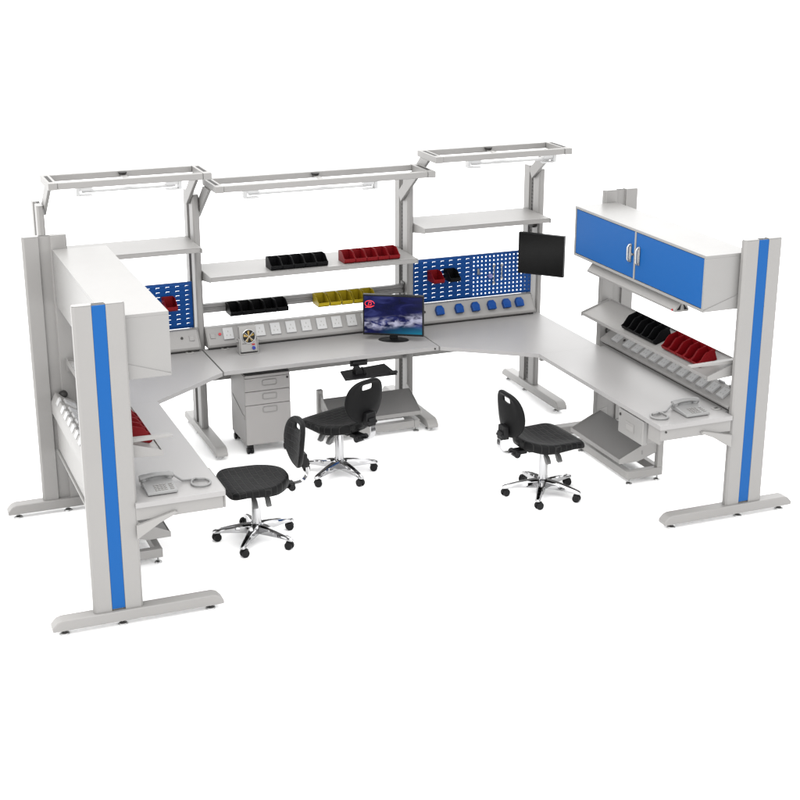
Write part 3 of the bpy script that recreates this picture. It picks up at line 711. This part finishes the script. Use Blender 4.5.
# front face is slightly tipped back: helper for points on it
def fp(x, z, k=0.):
    y = -.57+(z-.768)/(.955-.768)*.035
    return (x, y-k, z)
bm = NB(); n = 32; cz = .883; cx = 1.441
ring = lambda rr, k: [bm.verts.new(fp(cx+rr*math.cos(2*math.pi*i/n), cz+rr*math.sin(2*math.pi*i/n), k)) for i in range(n)]
loft(bm, [ring(.046, .0005), ring(.046, .0015), ring(.001, .0015)]); part('fan_mouth', bm, BLACK, i_, bevel=0)
bm = NB()
for a in range(5):
    t = a*2*math.pi/5+.3
    v = [bm.verts.new(fp(cx+rr*math.cos(t+dt), cz+rr*math.sin(t+dt), kk)) for rr, dt, kk in ((.008, -.4, .003), (.042, -.16, .002), (.042, .28, .006), (.008, .6, .006))]
    face(bm, v)
cyl(bm, fp(cx, cz, .002), fp(cx, cz, .008), .011, n=16)
part('fan_blades', bm, GOLD, i_, bevel=0)
bm = NB(); tube(bm, [fp(cx+.05*math.cos(2*math.pi*i/n), cz+.05*math.sin(2*math.pi*i/n), .003) for i in range(n+1)], .0032, 6)
for t in (.8, .8+math.pi/2): tube(bm, [fp(cx+.05*math.cos(t), cz+.05*math.sin(t), .010), fp(cx-.05*math.cos(t), cz-.05*math.sin(t), .010)], .0022, 6)
part('guard', bm, STEEL, i_, bevel=0)
bm = NB(); cyl(bm, fp(1.472, .797, .0005), fp(1.472, .797, .012), .0125, n=18); part('speed_knob', bm, BLUED, i_, bevel=.001)
bm = NB(); box(bm, 1.460, 1.484, fp(0, .822)[1]-.004, fp(0, .822)[1]+.003, .817, .827); part('switch', bm, REDD, i_, bevel=.0005)
bm = NB(); 
for zz in (.828, .833): box(bm, 1.385, 1.415, fp(0, zz)[1]-.0012, fp(0, zz)[1]+.003, zz, zz+.002)
part('vent_marks', bm, SLOT, i_, bevel=0)

# ------------------------------------------------------------------ telephones
def phone(loc, flip, label):
    t = thing('telephone', label, 'telephone', (0, 0, 0), 'corded desk phones')
    bm = NB(); prism(bm, [(-.10, .004), (.10, .004), (.10, .040), (.075, .043), (.03, .034), (-.095, .022)], 'x', -.088, .088); b_ = part('base', bm, PHONE, t, bevel=.005, seg=3)
    bm = NB(); up = Vector((0, .125, .012)).normalized(); nn = Vector((0, -.012, .125)).normalized()
    def key(x, e, w, h, th=.004):
        o = Vector((0, -.095, .0222))
        vs = []
        for k_ in (0.0003, th):
            for sx, sy in ((-1, -1), (1, -1), (1, 1), (-1, 1)): vs.append(bm.verts.new(o+Vector((x+sx*w/2, 0, 0))+up*(e+sy*h/2)+nn*k_))
        for q in ((4,5,6,7),(0,1,5,4),(1,2,6,5),(2,3,7,6),(3,0,4,7)): face(bm, [vs[i] for i in q])
    for i in range(4):
        for j in range(4): key(-.030+.019*i, .018+.021*j, .012, .011)
    for j in range(4): key(.062, .018+.021*j, .022, .007)
    part('keypad', bm, GREY, b_, bevel=0)
    bm = NB(); zs = .040; P_ = []
    for i in range(15):
        u = -1+2*i/14; P_.append((u*.098, .066, zs+.013*(1-u*u)+.012))
    tube(bm, P_, [.019 if abs(-1+2*i/14) < .6 else .0225 for i in range(15)], 12, flat=.8)
    for s in (-1, 1): cyl(bm, (s*.078, .066, .036), (s*.080, .066, .060), .023, .022, n=18)
    part('handset', bm, PHONE, t, bevel=.002)
    # coiled cord lying in a loop
    s = -1 if flip else 1
    path = [Vector((s*.10, .066, .050)), Vector((s*.125, .06, .03)), Vector((s*.15, .055, .010)), Vector((s*.19, .05, .009)), Vector((s*.23, .045, .009))]
    cc = Vector((s*.245, -.012, .009))
    for i in range(22): 
        t_ = R(115-i*17.5); path.append(cc+Vector((s*.055*math.cos(t_)*1.0, .060*math.sin(t_), .0+.006*(i > 18))))
    path += [cc+Vector((s*-.005, .03, .012)), cc+Vector((s*.035, .025, .009))]
    dense = []
    for a, b2 in zip(path, path[1:]):
        kk = max(2, int((b2-a).length/.0030))
        dense += [a.lerp(b2, j/kk) for j in range(kk)]
    bm = NB(); tube(bm, dense, [.0072 if i % 2 else .0056 for i in range(len(dense))], 8); part('coiled_cord', bm, PHONE, t, bevel=0)
    bm = NB()
    for x in (-.07, .07):
        for y in (-.08, .08): cyl(bm, (x, y, .0005), (x, y, .004), .009, n=10)
    part('rubber_feet', bm, DARK, b_, bevel=0)
    t.location = loc
phone((3.785, -2.925, .75), True, 'grey corded phone on the right side worktop, cord looped to its left')
phone((.200, -2.925, .75), False, 'grey corded phone on the left side worktop, cord looped to its right')

# ------------------------------------------------------------------ chairs
def make_chair(base_rot):
    """local: faces +X, hub at origin"""
    t = thing('work_chair', '', 'chair', (0, 0, 0), 'black moulded work chairs on chrome five-star bases')
    # base: hub with five legs, one chrome casting
    bm = NB(); lathe(bm, [(.0, .072), (.034, .072), (.042, .085), (.040, .118), (.031, .128), (.0, .128)], (0, 0, 0), 28)
    for i in range(5):
        a = base_rot+i*2*math.pi/5; d = Vector((math.cos(a), math.sin(a), 0)); sd = Vector((-d.y, d.x, 0)); rings = []
        for rr, zt, zb, w in ((.025, .124, .064, .031), (.06, .123, .064, .030), (.11, .117, .066, .027), (.17, .107, .066, .023), (.23, .094, .064, .020), (.272, .084, .060, .018), (.290, .076, .060, .013)):
            c = d*rr; k_ = .6
            rings.append([bm.verts.new(c+sd*(w*x)+Vector((0, 0, z))) for x, z in ((-1, zb), (-1, zt-.012), (-k_, zt), (k_, zt), (1, zt-.012), (1, zb))])
        loft(bm, rings)
    star = part('star_base', bm, CHROME, t, bevel=.002)
    for i in range(5):
        a = base_rot+i*2*math.pi/5; c = Vector((math.cos(a), math.sin(a), 0))*.274
        b2 = a+[1.2, .55, 2.1, .8, 1.7][i]; ax = Vector((math.cos(b2), math.sin(b2), 0)); fw = Vector((-ax.y, ax.x, 0)); w0 = c+fw*.012
        bm = NB(); cyl(bm, c+Vector((0, 0, .058)), c+Vector((0, 0, .066)), .008, n=12)
        for s in (-1, 1): cyl(bm, w0+ax*(s*.0085)+Vector((0, 0, .0275)), w0+ax*(s*.0235)+Vector((0, 0, .0285)), .0285, .0255, n=22)
        pts = [(0, 0)]+[(.0325*math.cos(R(q)), .0325*math.sin(R(q))) for q in range(35, 176, 14)]
        A = [bm.verts.new(w0-ax*.0058+fw*x+Vector((0, 0, .0275+z))) for x, z in pts]; B = [bm.verts.new(w0+ax*.0058+fw*x+Vector((0, 0, .0275+z))) for x, z in pts]
        loft(bm, [A, B])
        part('castor', bm, BLACK, star, bevel=.002)
    bm = NB(); lathe(bm, [(.0, .126), (.0325, .128), (.0305, .30), (.0295, .305), (.0295, .36), (.0, .36)], (0, 0, 0), 28); part('gas_column', bm, CHROME, t, bevel=0)
    # mechanism with levers
    bm = NB(); box(bm, -.15, .09, -.055, .055, .355, .385); box(bm, -.26, -.15, -.035, .035, .345, .378); cyl(bm, (-.235, -.055, .352), (-.235, .055, .352), .024, n=20)
    mech = part('mechanism', bm, BLACK, t, bevel=.006)
    for x in (.045, -.045):
      for sy in (-1, 1):
        bm = NB(); tube(bm, [(x, sy*.05, .36), (x, sy*.085, .350), (x, sy*.115, .338)], .006, 8)
        prism(bm, [(sy*.10, .350), (sy*.135, .334), (sy*.158, .300), (sy*.150, .288), (sy*.128, .290), (sy*.098, .332)], 'x', x-.016, x+.016)
        part('lever', bm, LEVER, mech, bevel=.003)
    # seat
    def outline(s=1., n=64):
        o = []
        for i in range(n):
            a = 2*math.pi*i/n; cs, sn = math.cos(a), math.sin(a)
            e = .30 if cs > 0 else .85
            x = (.215 if cs > 0 else .225)*math.copysign(abs(cs)**e, cs); y = math.copysign(abs(sn)**(.48 if cs > 0 else .8), sn)
            wd = .233+.012*x/.2 if x > 0 else .233*(1-.18*(x/.225)**2)
            o.append((x*s+(1-s)*.0, y*wd*s))
        return o
    bm = NB(); rings = []
    for s, z in ((.80, .000), (.93, .001), (.985, .008), (1., .020), (.994, .034), (.968, .044), (.91, .048), (.78, .044), (.55, .037), (.3, .033), (.12, .032)):
        ring = []
        for x, y in outline(s):
            zz = z
            if z > 0: zz += -.022*max(0, (x-.10)/.115)**2 + .016*max(0, -x/.22)**2
            if z < .03: zz += -.022*min(1, max(0, (.10-x)/.2))*(1 if z < .015 else .5)
            ring.append(bm.verts.new((x+.01, y, .398+zz)))
        rings.append(ring)
    loft(bm, rings); part('seat', bm, PU, t, bevel=0, sharp=60)
    # backrest: curved pad with a grip hole near the top
    def bpt(v, z, k):   # v across, z up (0 centre), k thickness outwards (towards -x)
        curve = .035*(v/.17)**2
        return Vector((-.285-.10*z+curve-k*1.0, v, .645+z))
    def bout(n=72):
        o = []
        for i in range(n):
            a = 2*math.pi*i/n; cs, sn = math.cos(a), math.sin(a)
            wv = .172*math.copysign(abs(cs)**.72, cs); z = .165*math.copysign(abs(sn)**(.85 if sn > 0 else .74), sn)
            wv *= 1-.30*max(0, -z/.165)**1.6
            o.append((wv, z))
        return o
    O = bout(); n = len(O)
    hole = [(.050*math.copysign(abs(math.cos(2*math.pi*i/n))**.4, math.cos(2*math.pi*i/n)), .106+.022*math.copysign(abs(math.sin(2*math.pi*i/n))**.4, math.sin(2*math.pi*i/n))) for i in range(n)]
    bm = NB()
    mid = [((o[0]*.55+h_[0]*.45), (o[1]*.55+h_[1]*.45)) for o, h_ in zip(O, hole)]
    def rg(pts, k, s=1.): return [bm.verts.new(bpt(p[0]*s, p[1]*s, k)) for p in pts]
    R_ = [rg(hole, .0), rg(mid, -.004), rg(O, -.004, .93), rg(O, .002, .985), rg(O, .012, 1.), rg(O, .024, .985), rg(O, .030, .92), rg(mid, .028), rg(hole, .016)]
    loft(bm, R_[:4], cap0=False, cap1=False); loft(bm, R_[3:]+[R_[0]], m=1, cap0=False, cap1=False); bmesh.ops.recalc_face_normals(bm, faces=bm.faces)
    part('backrest', bm, [PUB, BLACKP], t, bevel=0, sharp=60)
    bm = NB(); prism(bm, [(-.05, .478), (.05, .478), (.042, .57), (-.042, .57)], 'x', -.345, -.305); box(bm, -.36, -.33, -.032, .032, .472, .53); cyl(bm, (-.347, -.045, .50), (-.347, .045, .50), .014, n=16)
    part('back_bracket', bm, BLACK, t, bevel=.006)
    bm = NB(); pts = [(-.20, .362), (-.25, .360), (-.30, .364), (-.335, .380), (-.355, .41), (-.358, .44), (-.353, .485)]
    rings = []
    for i, (x, z) in enumerate(pts):
        a = Vector(pts[max(i-1, 0)]); b2 = Vector(pts[min(i+1, len(pts)-1)]); d = (b2-a).normalized(); nrm = Vector((-d.y, d.x))*.006
        rings.append([bm.verts.new((x+s1*nrm.x, s2*.024, z+s1*nrm.y)) for s1, s2 in ((-1, -1), (1, -1), (1, 1), (-1, 1))])
    loft(bm, rings); part('back_spring', bm, CHROME, t, bevel=.002)
    return t
def place_chair(x, y, face_deg, star_deg, label):
    t = make_chair(R(star_deg-face_deg)); t['label'] = label
    t.location = (x, y, 0); t.rotation_euler = (0, 0, R(face_deg))
place_chair(.977, -2.224, 180, 18, 'black moulded chair facing the left side bench, its backrest edge-on')
place_chair(1.866, -1.345, 112, -3, 'black moulded chair pulled up to the centre bench below the keyboard tray')
place_chair(3.068, -2.227, 3, 20, 'black moulded chair facing the right side bench, with its back to the camera left')

# ------------------------------------------------------------------ light
w = bpy.data.worlds.new('World'); sc.world = w; w.use_nodes = True
bg = w.node_tree.nodes['Background']; bg.inputs[0].default_value = (1, 1, 1, 1); bg.inputs[1].default_value = 3.05
def area(name, loc, tgt, size, power):
    L = bpy.data.lights.new(name, 'AREA'); L.shape = 'SQUARE'; L.size = size; L.energy = power; L.color = (1, .985, .96)
    o = bpy.data.objects.new(name, L); COL.objects.link(o); o.location = loc
    o.rotation_euler = (Vector(tgt)-Vector(loc)).to_track_quat('-Z', 'Y').to_euler()
area('studio_softbox', (-1.0, -4.0, 6.8), (1.8, -1.6, 0), 6., 480)

# ------------------------------------------------------------------ camera
cam = bpy.data.cameras.new('camera'); co = bpy.data.objects.new('camera', cam); COL.objects.link(co)
co.location = (-1.459, -10.789, 4.008); co.rotation_euler = (R(90-18.923), 0, R(-21.914))
cam.sensor_width = 36; cam.lens = 1474.258*36/800; cam.clip_end = 500; cam.clip_start = .1
sc.camera = co
vs = sc.view_settings; vs.view_transform = 'Standard'; vs.look = 'None'; vs.exposure = 0; vs.gamma = 1
sc.cycles.max_bounces = 8
